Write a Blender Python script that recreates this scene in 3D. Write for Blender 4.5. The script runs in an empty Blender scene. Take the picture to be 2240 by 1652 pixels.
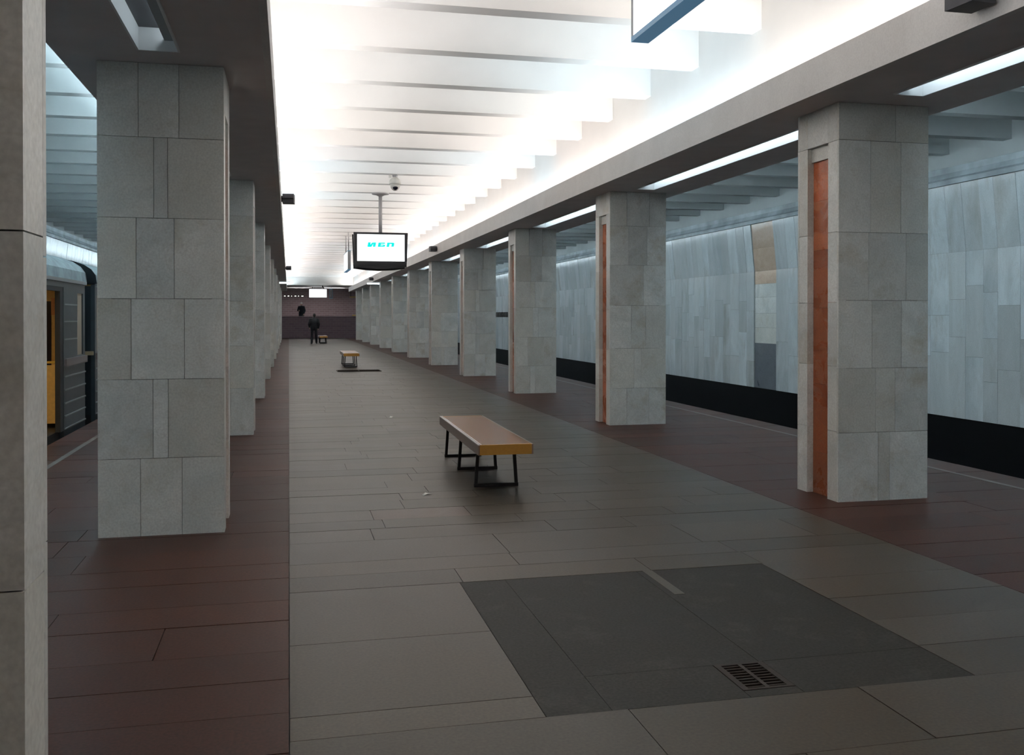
import bpy, bmesh, math, random
from mathutils import Vector, Matrix, Euler
random.seed(7)
sc = bpy.context.scene
col = sc.collection

# ------------------------------------------------------------------ camera
FPX, YAW, PITCH, V0 = 2104.7, 0.228, 0.0072, 708.9
cam_d = bpy.data.cameras.new('camera')
cam = bpy.data.objects.new('camera', cam_d); col.objects.link(cam)
cam_d.sensor_fit = 'HORIZONTAL'; cam_d.sensor_width = 36.0
cam_d.lens = 36.0 * FPX / 2240.0
cam_d.shift_y = -(826.0 - V0) / 2240.0
cam_d.clip_start = 0.05; cam_d.clip_end = 300
cam.location = (0, 0, 1.55)
cam.rotation_euler = (math.pi/2 - PITCH, 0, -YAW)
sc.camera = cam
# ------------------------------------------------------------------ world, exposure
w = bpy.data.worlds.new('world'); sc.world = w; w.use_nodes = True
w.node_tree.nodes['Background'].inputs[0].default_value = (0.02, 0.025, 0.03, 1)
w.node_tree.nodes['Background'].inputs[1].default_value = 0.1
vs = sc.view_settings
vs.view_transform = 'Standard'; vs.look = 'None'; vs.gamma = 1.0; vs.use_curve_mapping = False
vs.exposure = 0.15
# lamp powers
P_COVE = 18.5      # hall cove tube, one per ceiling coffer (W)
P_TRACK = 50.0      # track side cove tube
E_SOFFIT = 13.0    # emission of the tubes in the soffit slots

# ------------------------------------------------------------------ key dimensions
CX = 2.007                 # hall axis
HF = 2.459                 # axis to hall face of the pillars
PW, PD = 0.85, 0.66        # pillar width across / depth along
FA = 2.125                 # axis to cove fascia
SO = 3.55                  # axis to outer edge of soffit
PE = 4.845                 # axis to platform edge
TW = 7.993                 # axis to track wall cladding
ZS, ZF = 3.344, 3.645      # soffit, fascia top
ZB, ZC = 4.345, 4.92       # beam underside, slab underside
Y0, PS = 7.2, 5.862        # first pillar pair, spacing
YA, YE = -10.5, 69.0       # hall start and end of the coves
YW, YBK = 72.0, 78.5       # parapet, end wall
BS = PS / 4; BY0 = 8.55    # ceiling beams

# ------------------------------------------------------------------ materials
MATS = {}
def newmat(name):
    m = bpy.data.materials.new(name); m.use_nodes = True
    nt = m.node_tree; nt.nodes.clear()
    out = nt.nodes.new('ShaderNodeOutputMaterial')
    b = nt.nodes.new('ShaderNodeBsdfPrincipled')
    nt.links.new(b.outputs[0], out.inputs[0])
    MATS[name] = m
    return m, nt, b
def N(nt, t, **kw):
    n = nt.nodes.new(t)
    for k, v in kw.items(): setattr(n, k, v)
    return n
def plain(name, c, rough=0.5, metal=0.0, spec=0.5, noise=0.0, nscale=20):
    m, nt, b = newmat(name)
    b.inputs['Roughness'].default_value = rough; b.inputs['Metallic'].default_value = metal
    b.inputs['Specular IOR Level'].default_value = spec
    if noise:
        g = N(nt, 'ShaderNodeNewGeometry'); n = N(nt, 'ShaderNodeTexNoise')
        n.inputs['Scale'].default_value = nscale; n.inputs['Detail'].default_value = 5
        nt.links.new(g.outputs['Position'], n.inputs['Vector'])
        r = N(nt, 'ShaderNodeMapRange'); r.inputs[1].default_value = 0.3; r.inputs[2].default_value = 0.7
        r.inputs[3].default_value = 1 - noise; r.inputs[4].default_value = 1 + noise
        nt.links.new(n.outputs['Fac'], r.inputs[0])
        mx = N(nt, 'ShaderNodeVectorMath', operation='SCALE'); mx.inputs[0].default_value = c[:3]
        nt.links.new(r.outputs[0], mx.inputs['Scale']); nt.links.new(mx.outputs[0], b.inputs['Base Color'])
    else:
        b.inputs['Base Color'].default_value = (*c[:3], 1)
    return m
def emit(name, c, s, base=(0.8, 0.8, 0.8)):
    m, nt, b = newmat(name)
    b.inputs['Base Color'].default_value = (*base, 1); b.inputs['Roughness'].default_value = 0.4
    b.inputs['Emission Color'].default_value = (*c, 1); b.inputs['Emission Strength'].default_value = s
    return m
def stone(name, c1, c2, cv, rough=0.3, scale=2.2, vary=0.16, vein=0.5, speck=0.12, hue=None, stretch=(1, 1, 1), spec=0.5,
          stain=None, stain_amt=0.0, rvary=0.1, stscale=1.7, bump=0.0):
    """polished stone: cloudy mix c1..c2, veins cv, one tint for each slab"""
    m, nt, b = newmat(name)
    L = nt.links.new
    g = N(nt, 'ShaderNodeNewGeometry'); oi = N(nt, 'ShaderNodeObjectInfo')
    ad = N(nt, 'ShaderNodeMath', operation='ADD'); L(oi.outputs['Random'], ad.inputs[0]); L(g.outputs['Random Per Island'], ad.inputs[1])
    fr = N(nt, 'ShaderNodeMath', operation='FRACT'); L(ad.outputs[0], fr.inputs[0])
    wn = N(nt, 'ShaderNodeTexWhiteNoise', noise_dimensions='1D'); L(fr.outputs[0], wn.inputs['W'])
    sc_ = N(nt, 'ShaderNodeVectorMath', operation='SCALE'); L(wn.outputs['Color'], sc_.inputs[0]); sc_.inputs['Scale'].default_value = 40
    mu = N(nt, 'ShaderNodeVectorMath', operation='MULTIPLY'); L(g.outputs['Position'], mu.inputs[0]); mu.inputs[1].default_value = stretch
    po = N(nt, 'ShaderNodeVectorMath', operation='ADD'); L(mu.outputs[0], po.inputs[0]); L(sc_.outputs[0], po.inputs[1])
    n1 = N(nt, 'ShaderNodeTexNoise'); n1.inputs['Scale'].default_value = scale; n1.inputs['Detail'].default_value = 7
    n1.inputs['Roughness'].default_value = 0.62; n1.inputs['Distortion'].default_value = 1.1
    L(po.outputs[0], n1.inputs['Vector'])
    r1 = N(nt, 'ShaderNodeMapRange'); r1.inputs[1].default_value = 0.33; r1.inputs[2].default_value = 0.68; L(n1.outputs['Fac'], r1.inputs[0])
    m1 = N(nt, 'ShaderNodeMix', data_type='RGBA'); m1.inputs[6].default_value = (*c1, 1); m1.inputs[7].default_value = (*c2, 1)
    L(r1.outputs[0], m1.inputs[0])
    # veins
    n2 = N(nt, 'ShaderNodeTexNoise'); n2.inputs['Scale'].default_value = scale * 1.7; n2.inputs['Detail'].default_value = 5
    n2.inputs['Distortion'].default_value = 2.2; L(po.outputs[0], n2.inputs['Vector'])
    s1 = N(nt, 'ShaderNodeMath', operation='SUBTRACT'); L(n2.outputs['Fac'], s1.inputs[0]); s1.inputs[1].default_value = 0.5
    ab = N(nt, 'ShaderNodeMath', operation='ABSOLUTE'); L(s1.outputs[0], ab.inputs[0])
    r2 = N(nt, 'ShaderNodeMapRange'); r2.inputs[1].default_value = 0.0; r2.inputs[2].default_value = 0.03
    r2.inputs[3].default_value = vein; r2.inputs[4].default_value = 0.0; L(ab.outputs[0], r2.inputs[0])
    m2 = N(nt, 'ShaderNodeMix', data_type='RGBA'); L(r2.outputs[0], m2.inputs[0]); L(m1.outputs[2], m2.inputs[6]); m2.inputs[7].default_value = (*cv, 1)
    last = m2.outputs[2]
    if stain:
        n4 = N(nt, 'ShaderNodeTexNoise'); n4.inputs['Scale'].default_value = stscale; n4.inputs['Detail'].default_value = 6
        n4.inputs['Roughness'].default_value = 0.65; L(po.outputs[0], n4.inputs['Vector'])
        r4 = N(nt, 'ShaderNodeMapRange'); r4.inputs[1].default_value = 0.55; r4.inputs[2].default_value = 0.75
        r4.inputs[3].default_value = 0; r4.inputs[4].default_value = stain_amt; L(n4.outputs['Fac'], r4.inputs[0])
        m4 = N(nt, 'ShaderNodeMix', data_type='RGBA'); L(r4.outputs[0], m4.inputs[0]); L(last, m4.inputs[6]); m4.inputs[7].default_value = (*stain, 1)
        last = m4.outputs[2]
    # speckle + slab tint
    n3 = N(nt, 'ShaderNodeTexNoise'); n3.inputs['Scale'].default_value = 70; n3.inputs['Detail'].default_value = 3; L(g.outputs['Position'], n3.inputs['Vector'])
    r3 = N(nt, 'ShaderNodeMapRange'); r3.inputs[1].default_value = 0.3; r3.inputs[2].default_value = 0.7
    r3.inputs[3].default_value = 1 - speck; r3.inputs[4].default_value = 1 + speck; L(n3.outputs['Fac'], r3.inputs[0])
    rv = N(nt, 'ShaderNodeMapRange'); rv.inputs[3].default_value = 1 - vary; rv.inputs[4].default_value = 1 + vary; L(wn.outputs['Value'], rv.inputs[0])
    mm = N(nt, 'ShaderNodeMath', operation='MULTIPLY'); L(r3.outputs[0], mm.inputs[0]); L(rv.outputs[0], mm.inputs[1])
    if hue:
        mh = N(nt, 'ShaderNodeMix', data_type='RGBA', blend_type='MIX')
        sp = N(nt, 'ShaderNodeSeparateColor'); L(wn.outputs['Color'], sp.inputs[0])
        hm = N(nt, 'ShaderNodeMath', operation='MULTIPLY'); L(sp.outputs[1], hm.inputs[0]); hm.inputs[1].default_value = 0.6
        L(hm.outputs[0], mh.inputs[0]); L(last, mh.inputs[6]); mh.inputs[7].default_value = (*hue, 1); last = mh.outputs[2]
    v = N(nt, 'ShaderNodeVectorMath', operation='SCALE'); L(last, v.inputs[0]); L(mm.outputs[0], v.inputs['Scale'])
    L(v.outputs[0], b.inputs['Base Color'])
    rr = N(nt, 'ShaderNodeMapRange'); rr.inputs[3].default_value = max(0.02, rough - rvary); rr.inputs[4].default_value = rough + rvary
    L(n1.outputs['Fac'], rr.inputs[0]); L(rr.outputs[0], b.inputs['Roughness'])
    b.inputs['Specular IOR Level'].default_value = spec
    if bump:
        bp = N(nt, 'ShaderNodeBump'); bp.inputs['Strength'].default_value = bump; bp.inputs['Distance'].default_value = 0.02
        L(n1.outputs['Fac'], bp.inputs['Height']); L(bp.outputs[0], b.inputs['Normal'])
    return m

stone('pillar_marble', (0.60, 0.625, 0.61), (0.82, 0.83, 0.81), (0.46, 0.44, 0.37), rough=0.34, scale=1.8, vary=0.11, vein=0.22,
      speck=0.10, hue=(0.66, 0.64, 0.57), stain=(0.42, 0.36, 0.25), stain_amt=0.85)
stone('wall_marble', (0.47, 0.515, 0.535), (0.70, 0.75, 0.775), (0.36, 0.36, 0.36), rough=0.13, rvary=0.04, scale=1.5, vary=0.12, vein=0.15,
      speck=0.08, hue=(0.56, 0.58, 0.58), stretch=(1, 1, 0.3), stain=(0.26, 0.235, 0.20), stain_amt=0.8, stscale=1.5)
stone('red_marble', (0.36, 0.075, 0.028), (0.58, 0.17, 0.065), (0.42, 0.24, 0.15), rough=0.28, scale=2.5, vary=0.35, vein=0.25,
      speck=0.12, hue=(0.36, 0.13, 0.06), spec=0.35)
stone('brown_marble', (0.085, 0.052, 0.030), (0.13, 0.085, 0.052), (0.16, 0.11, 0.07), rough=0.32, scale=2.5, vary=0.2, vein=0.25, speck=0.12, spec=0.3)
stone('orange_marble', (0.46, 0.33, 0.24), (0.56, 0.42, 0.32), (0.34, 0.20, 0.12), rough=0.14, scale=2.5, vary=0.18, vein=0.2, speck=0.08)
stone('dark_marble', (0.10, 0.115, 0.135), (0.15, 0.165, 0.185), (0.08, 0.08, 0.1), rough=0.3, scale=2.0, vary=0.1, vein=0.2)
stone('floor_granite', (0.050, 0.038, 0.025), (0.069, 0.053, 0.036), (0.040, 0.031, 0.022), rough=0.40, spec=0.30, scale=1.2, vary=0.20, vein=0.12,
      speck=0.22, hue=(0.074, 0.062, 0.050), stain=(0.036, 0.029, 0.021), stain_amt=0.7, stscale=1.3, rvary=0.05)
stone('brown_granite', (0.046, 0.016, 0.010), (0.070, 0.026, 0.017), (0.03, 0.012, 0.008), rough=0.46, spec=0.16, scale=1.4, vary=0.22, vein=0.15,
      speck=0.25, hue=(0.058, 0.025, 0.018), rvary=0.05)
stone('dark_granite', (0.022, 0.021, 0.018), (0.035, 0.033, 0.028), (0.055, 0.052, 0.046), rough=0.6, spec=0.22, scale=2.2, vary=0.06, vein=0.10, speck=0.35,
      stain=(0.07, 0.066, 0.057), stain_amt=0.6, stscale=3.5)
stone('fascia_stone', (0.60, 0.59, 0.58), (0.70, 0.69, 0.68), (0.5, 0.49, 0.48), rough=0.5, scale=1.0, vary=0.05, vein=0.1, speck=0.06)
plain('soffit_paint', (0.66, 0.615, 0.615), 0.6, noise=0.06, nscale=3)
plain('ceiling_paint', (0.88, 0.87, 0.855), 0.6, noise=0.02, nscale=2)
plain('track_ceiling_paint', (0.74, 0.785, 0.79), 0.6, noise=0.06, nscale=1.5)
plain('grout', (0.07, 0.065, 0.055), 0.8)
plain('black_paint', (0.004, 0.004, 0.005), 0.8, spec=0.1)
plain('concrete_dark', (0.09, 0.09, 0.09), 0.8, noise=0.2, nscale=4)
plain('cornice_paint', (0.34, 0.385, 0.41), 0.5, noise=0.35, nscale=2.5)
plain('edge_strip', (0.13, 0.12, 0.105), 0.5, noise=0.2, nscale=6)
plain('lamp_white', (0.80, 0.82, 0.83), 0.4)
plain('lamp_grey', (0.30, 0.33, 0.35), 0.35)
plain('lamp_shaded', (0.045, 0.045, 0.05), 0.5)
plain('black_plastic', (0.012, 0.012, 0.016), 0.35)
plain('speaker_grey', (0.045, 0.045, 0.055), 0.5)
plain('navy_metal', (0.20, 0.38, 0.52), 0.4)
plain('grey_metal', (0.42, 0.41, 0.42), 0.4, metal=0.3)
plain('white_plastic', (0.75, 0.73, 0.68), 0.35)
plain('dark_glass', (0.02, 0.02, 0.035), 0.08)
plain('iron', (0.016, 0.015, 0.018), 0.5, noise=0.2)
plain('rust_iron', (0.022, 0.014, 0.010), 0.7, noise=0.35, nscale=30)
plain('chrome_trim', (0.92, 0.89, 0.90), 0.28, metal=0.5)
plain('yellow_paint', (0.60, 0.40, 0.06), 0.5)
plain('paper', (0.75, 0.74, 0.72), 0.7)
plain('bronze', (0.035, 0.028, 0.024), 0.5, metal=0.2)
plain('train_blue', (0.036, 0.046, 0.054), 0.32, noise=0.12, nscale=8)
plain('train_dark', (0.006, 0.012, 0.017), 0.45)
plain('train_rib', (0.30, 0.32, 0.33), 0.3, metal=0.6)
plain('train_belt', (0.17, 0.13, 0.125), 0.5)
plain('train_roof', (0.20, 0.26, 0.28), 0.6, noise=0.3, nscale=6)
plain('train_blind', (0.36, 0.29, 0.22), 0.6)
plain('train_rubber', (0.008, 0.008, 0.009), 0.6)
plain('train_cream', (0.62, 0.40, 0.13), 0.45, noise=0.1)
plain('train_orange', (0.50, 0.17, 0.03), 0.4, noise=0.1)
plain('train_seat', (0.10, 0.03, 0.02), 0.5)
plain('brass', (0.75, 0.52, 0.12), 0.25, metal=0.7)
plain('rail_beige', (0.34, 0.26, 0.16), 0.5)
plain('skin', (0.50, 0.33, 0.25), 0.5)
plain('hair_dark', (0.02, 0.016, 0.014), 0.6)
plain('cap_white', (0.85, 0.85, 0.83), 0.7)
plain('jacket_black', (0.010, 0.013, 0.017), 0.7)
plain('jacket_navy', (0.018, 0.026, 0.036), 0.7)
plain('trousers_dark', (0.012, 0.012, 0.017), 0.8)
plain('shoe_black', (0.008, 0.008, 0.008), 0.4)
emit('soffit_tube', (0.82, 0.94, 1.0), E_SOFFIT)
emit('dim_tube', (0.82, 0.94, 1.0), 5.0)
emit('edge_glow', (0.22, 0.50, 0.80), 0.20, base=(0.1, 0.2, 0.3))
emit('sign_face', (0.96, 0.98, 1.0), 1.5)
emit('far_sign_face', (0.95, 0.97, 1.0), 2.4)
emit('strip_face', (0.86, 0.96, 1.0), 1.6)
emit('screen_white', (0.97, 1.0, 1.0), 1.15)
emit('screen_cyan', (0.0, 0.80, 0.76), 0.95, base=(0.0, 0.1, 0.1))
emit('screen_pale', (0.45, 0.90, 1.0), 1.0)
emit('train_lamp', (1.0, 0.72, 0.33), 17.0)
emit('fill_glow', (1.0, 0.95, 0.95), 19.0)  # glow of the added fill panels over the landing
emit('dot_glow', (1.0, 0.96, 0.9), 1.6)
def wood(name, c1, c2, rough, spec=0.5):
    m, nt, b = newmat(name); L = nt.links.new
    t = N(nt, 'ShaderNodeTexCoord'); mp = N(nt, 'ShaderNodeMapping'); mp.inputs['Scale'].default_value = (14, 1.2, 14); L(t.outputs['Object'], mp.inputs[0])
    n = N(nt, 'ShaderNodeTexNoise'); n.inputs['Scale'].default_value = 3; n.inputs['Detail'].default_value = 6; n.inputs['Distortion'].default_value = 0.6; L(mp.outputs[0], n.inputs['Vector'])
    mx = N(nt, 'ShaderNodeMix', data_type='RGBA'); mx.inputs[6].default_value = (*c1, 1); mx.inputs[7].default_value = (*c2, 1); L(n.outputs['Fac'], mx.inputs[0])
    L(mx.outputs[2], b.inputs['Base Color']); b.inputs['Roughness'].default_value = rough; b.inputs['Specular IOR Level'].default_value = spec
wood('bench_top', (0.17, 0.066, 0.022), (0.26, 0.11, 0.04), 0.24, 0.3)
wood('bench_end', (0.40, 0.19, 0.035), (0.52, 0.27, 0.055), 0.3)
wood('bench_side', (0.22, 0.15, 0.125), (0.30, 0.21, 0.175), 0.28)
def brick(name, c1, c2, mortar, sw, sh):
    m, nt, b = newmat(name); L = nt.links.new
    g = N(nt, 'ShaderNodeNewGeometry'); mp = N(nt, 'ShaderNodeMapping'); mp.inputs['Rotation'].default_value = (math.pi/2, 0, 0); L(g.outputs['Position'], mp.inputs[0])
    br = N(nt, 'ShaderNodeTexBrick'); br.inputs['Color1'].default_value = (*c1, 1); br.inputs['Color2'].default_value = (*c2, 1); br.inputs['Mortar'].default_value = (*mortar, 1)
    br.inputs['Scale'].default_value = 1; br.inputs['Brick Width'].default_value = sw; br.inputs['Row Height'].default_value = sh; br.inputs['Mortar Size'].default_value = 0.012
    L(mp.outputs[0], br.inputs['Vector'])
    L(br.outputs['Color'], b.inputs['Base Color']); b.inputs['Roughness'].default_value = 0.5
    bp = N(nt, 'ShaderNodeBump'); bp.inputs['Strength'].default_value = 0.4; bp.inputs['Distance'].default_value = 0.01; bp.invert = True
    L(br.outputs['Fac'], bp.inputs['Height']); L(bp.outputs[0], b.inputs['Normal'])
brick('brick_red', (0.25, 0.175, 0.185), (0.30, 0.21, 0.22), (0.36, 0.31, 0.31), 0.4, 0.16)
brick('brick_dark', (0.14, 0.084, 0.105), (0.18, 0.112, 0.13), (0.21, 0.16, 0.175), 0.4, 0.16)

# ------------------------------------------------------------------ mesh helpers
def tag(o, label=None, cat=None, group=None, kind=None):
    if label: o['label'] = label
    if cat: o['category'] = cat
    if group: o['group'] = group
    if kind: o['kind'] = kind
    return o
def empty(name, loc=(0, 0, 0), rz=0.0):
    o = bpy.data.objects.new(name, None); col.objects.link(o)
    o.empty_display_size = 0.2; o.location = loc; o.rotation_euler = (0, 0, rz)
    return o
CUBES = {}
def cube_mesh(mat):
    if mat not in CUBES:
        bm = bmesh.new(); bmesh.ops.create_cube(bm, size=1.0)
        me = bpy.data.meshes.new('block_' + mat); bm.to_mesh(me); bm.free(); me.materials.append(MATS[mat]); CUBES[mat] = me
    return CUBES[mat]
def slab(name, parent, mat, lo, hi, off=(0, 0, 0), roty=0.0):
    """a box piece that shares its mesh with all of its kind; lo/hi minus off = parent's space"""
    o = bpy.data.objects.new(name, cube_mesh(mat)); col.objects.link(o)
    o.location = [(a + b) / 2 - c for a, b, c in zip(lo, hi, off)]
    o.scale = [abs(b - a) for a, b in zip(lo, hi)]
    if roty: o.rotation_euler = (0, roty, 0)
    o.parent = parent
    return o
class MB:
    def __init__(s): s.bm = bmesh.new(); s.mats = []
    def mi(s, mat):
        if mat not in s.mats: s.mats.append(mat)
        return s.mats.index(mat)
    def _mark(s, n0, mat, smooth=False):
        s.bm.faces.ensure_lookup_table()
        i = s.mi(mat)
        for f in s.bm.faces[n0:]: f.material_index = i; f.smooth = smooth
    def box(s, lo, hi, mat, M=None):
        n0 = len(s.bm.faces)
        c = [(a + b) / 2 for a, b in zip(lo, hi)]; d = [abs(b - a) for a, b in zip(lo, hi)]
        m = Matrix.Translation(c) @ Matrix.Diagonal((*d, 1))
        if M is not None: m = M @ m
        bmesh.ops.create_cube(s.bm, size=1.0, matrix=m)
        s._mark(n0, mat); return s
    def bar(s, a, b, wx, wy, mat):
        """rectangular bar from a to b"""
        a, b = Vector(a), Vector(b); d = b - a
        q = d.to_track_quat('Z', 'Y').to_matrix().to_4x4()
        m = Matrix.Translation((a + b) / 2) @ q @ Matrix.Diagonal((wx, wy, d.length, 1))
        n0 = len(s.bm.faces); bmesh.ops.create_cube(s.bm, size=1.0, matrix=m); s._mark(n0, mat); return s
    def cyl(s, a, b, r1, r2, mat, seg=14):
        a, b = Vector(a), Vector(b); d = b - a
        m = Matrix.Translation((a + b) / 2) @ d.to_track_quat('Z', 'Y').to_matrix().to_4x4()
        n0 = len(s.bm.faces); bmesh.ops.create_cone(s.bm, cap_ends=True, segments=seg, radius1=r1, radius2=r2, depth=d.length, matrix=m)
        s._mark(n0, mat, True); return s
    def lathe(s, prof, c, mat, seg=24):
        n0 = len(s.bm.faces); rings = []
        for r, z in prof:
            rings.append([s.bm.verts.new((c[0] + r * math.cos(2*math.pi*i/seg), c[1] + r * math.sin(2*math.pi*i/seg), c[2] + z)) for i in range(seg)])
        for a, b in zip(rings, rings[1:]):
            for i in range(seg): s.bm.faces.new((a[i], a[(i+1) % seg], b[(i+1) % seg], b[i]))
        s.bm.faces.new(rings[0][::-1]); s.bm.faces.new(rings[-1])
        s._mark(n0, mat, True); return s
    def prism(s, pts, axis, a, b, mat):
        """closed 2D outline extruded along an axis ('x','y','z')"""
        def P(p, t):
            return {'x': (t, p[0], p[1]), 'y': (p[0], t, p[1]), 'z': (p[0], p[1], t)}[axis]
        n0 = len(s.bm.faces)
        va = [s.bm.verts.new(P(p, a)) for p in pts]; vb = [s.bm.verts.new(P(p, b)) for p in pts]
        n = len(pts)
        for i in range(n): s.bm.faces.new((va[i], va[(i+1) % n], vb[(i+1) % n], vb[i]))
        s.bm.faces.new(va[::-1]); s.bm.faces.new(vb)
        bmesh.ops.recalc_face_normals(s.bm, faces=s.bm.faces[n0:])
        s._mark(n0, mat); return s
    def build(s, name, parent=None, loc=(0, 0, 0), rz=0.0, bevel=0.0):
        if bevel:
            bmesh.ops.bevel(s.bm, geom=list(s.bm.edges), offset=bevel, segments=2, affect='EDGES', profile=0.5)
        me = bpy.data.meshes.new(name); s.bm.to_mesh(me); s.bm.free()
        for m in s.mats: me.materials.append(MATS[m])
        o = bpy.data.objects.new(name, me); col.objects.link(o)
        o.location = loc; o.rotation_euler = (0, 0, rz); o.parent = parent
        return o
def struct(o): o['kind'] = 'structure'; return o
def copy_tree(o, parent=None):
    c = o.copy(); col.objects.link(c); c.parent = parent
    for ch in list(o.children): copy_tree(ch, c)
    return c
ORD = ['first', 'second', 'third', 'fourth', 'fifth', 'sixth', 'seventh', 'eighth', 'ninth', 'tenth', 'eleventh', 'twelfth']
def area(name, loc, sx, sy, power, color, rot=(math.pi, 0, 0)):
    l = bpy.data.lights.new(name, 'AREA'); l.shape = 'RECTANGLE'; l.size = sx; l.size_y = sy; l.energy = power; l.color = color
    o = bpy.data.objects.new(name, l); col.objects.link(o); o.location = loc; o.rotation_euler = rot
    return o

# ================================================================== THE SETTING
# ---- platform floor: bed slab plus single stone tiles
floor = struct(MB().box((CX - PE, YA, -1.15), (CX + PE, YBK, -0.02), 'concrete_dark').build('floor'))
def tile(mat, x0, x1, y0, y1, dz=0.0, g=0.0022):
    o = slab('tile', floor, mat, (x0 + g, y0 + g, -0.03), (x1 - g, y1 - g, dz)); return o
rt = random.Random(11)
def split(x0, x1, lo, hi, rnd):
    xs = [x0]
    while True:
        n = xs[-1] + rnd.uniform(lo, hi)
        if n > x1 - lo * 0.55: break
        xs.append(n)
    return xs + [x1]
XL, XR = 0.0, 2 * CX        # edges of the grey field
PX0, PX1, PY0, PY1 = 0.97, 2.89, 3.59, 5.53   # dark patch
YT0, YT1 = 2.3, 11.6
far = MB()
def row(y0, y1, x0, x1, lo, hi, mat, parts):
    xs = split(x0, x1, lo, hi, rt)
    for a, b in zip(xs, xs[1:]):
        if parts: tile(mat, a, b, y0, y1, rt.uniform(-0.0008, 0.0008))
        else: far.box((a + 0.002, y0 + 0.002, -0.03), (b - 0.002, y1 - 0.002, rt.uniform(-0.0008, 0.0008)), mat)
# grey field
y = YA
while y < PY0 - 0.05:
    h = min(rt.uniform(0.36, 0.5), PY0 - y)
    if PY0 - y - h < 0.2: h = PY0 - y
    row(y, y + h, XL, XR, 0.7, 1.5, 'floor_granite', y + h > YT0); y += h
for a, b in ((PY0, 3.80), (3.80, 4.64), (4.64, PY1)): tile('floor_granite', XL, PX0, a, b)
y = PY0
while y < PY1 - 0.05:
    h = min(0.39, PY1 - y); row(y, y + h, PX1, XR, 0.6, 1.2, 'floor_granite', True); y += 0.388
gx0, gx1, gy0, gy1 = 1.835, 2.075, 3.66, 3.96
for (a, b, c, d) in ((PX0, 1.24, PY0, PY1), (1.24, gx0, PY0, gy1), (gx1, PX1, PY0, gy1), (gx0, gx1, PY0, gy0), (1.24, 2.06, gy1, PY1), (2.06, PX1, gy1, PY1)):
    o = tile('dark_granite', a, b, c, d, -0.001, 0.0012)
y = PY1
first = [0.31, 0.31, 0.57, 0.36, 0.30, 0.38, 0.38]
i = 0
while y < YBK:
    h = first[i] if i < len(first) else rt.choice((0.3, 0.32, 0.36, 0.42)); i += 1
    row(y, min(y + h, YBK), XL, XR, 0.55, 1.5, 'floor_granite', y < YT1); y += h
# brown side bands
for (xa, xb) in ((CX - PE, XL), (XR, CX + PE - 0.0)):
    strips = [(xa, xb)]
    for (x0, x1) in strips:
        y = YA
        while y < YBK:
            h = rt.choice((0.36, 0.4, 0.46)); y1 = min(y + h, YBK)
            row(y, y1, x0, x1, 0.95, 1.7, 'brown_granite', YT0 < y < YT1 - 0.6); y += h
stone('pink_granite', (0.085, 0.056, 0.042), (0.105, 0.072, 0.054), (0.06, 0.04, 0.03), rough=0.4, spec=0.3, vary=0.05, vein=0.1, speck=0.2)
for o in floor.children:
    if abs(o.location.x - 1.13) < o.scale.x / 2 and abs(o.location.y - 7.5) < o.scale.y / 2: o.data = cube_mesh('pink_granite')
tile('floor_granite', 2.10, 2.16, 5.02, PY1, 0.0006, 0.0)
fo = far.build('tile_field', floor); fo['kind'] = 'stuff'
# pale safety line along both platform edges
for nm, xx in (('trim_1', CX + 4.40), ('trim_2', CX - 4.46)):
    struct(MB().box((xx, YA, 0.0005), (xx + 0.06, YW, 0.003), 'edge_strip').build(nm))
# ---- track beds
for nm, s in (('track_bed_right', 1), ('track_bed_left', -1)):
    a, b = sorted((CX + s * PE, CX + s * (TW + 0.5)))
    o = struct(MB().box((a, YA, -1.3), (b, YBK, -1.15), 'black_paint').build(nm))
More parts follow.
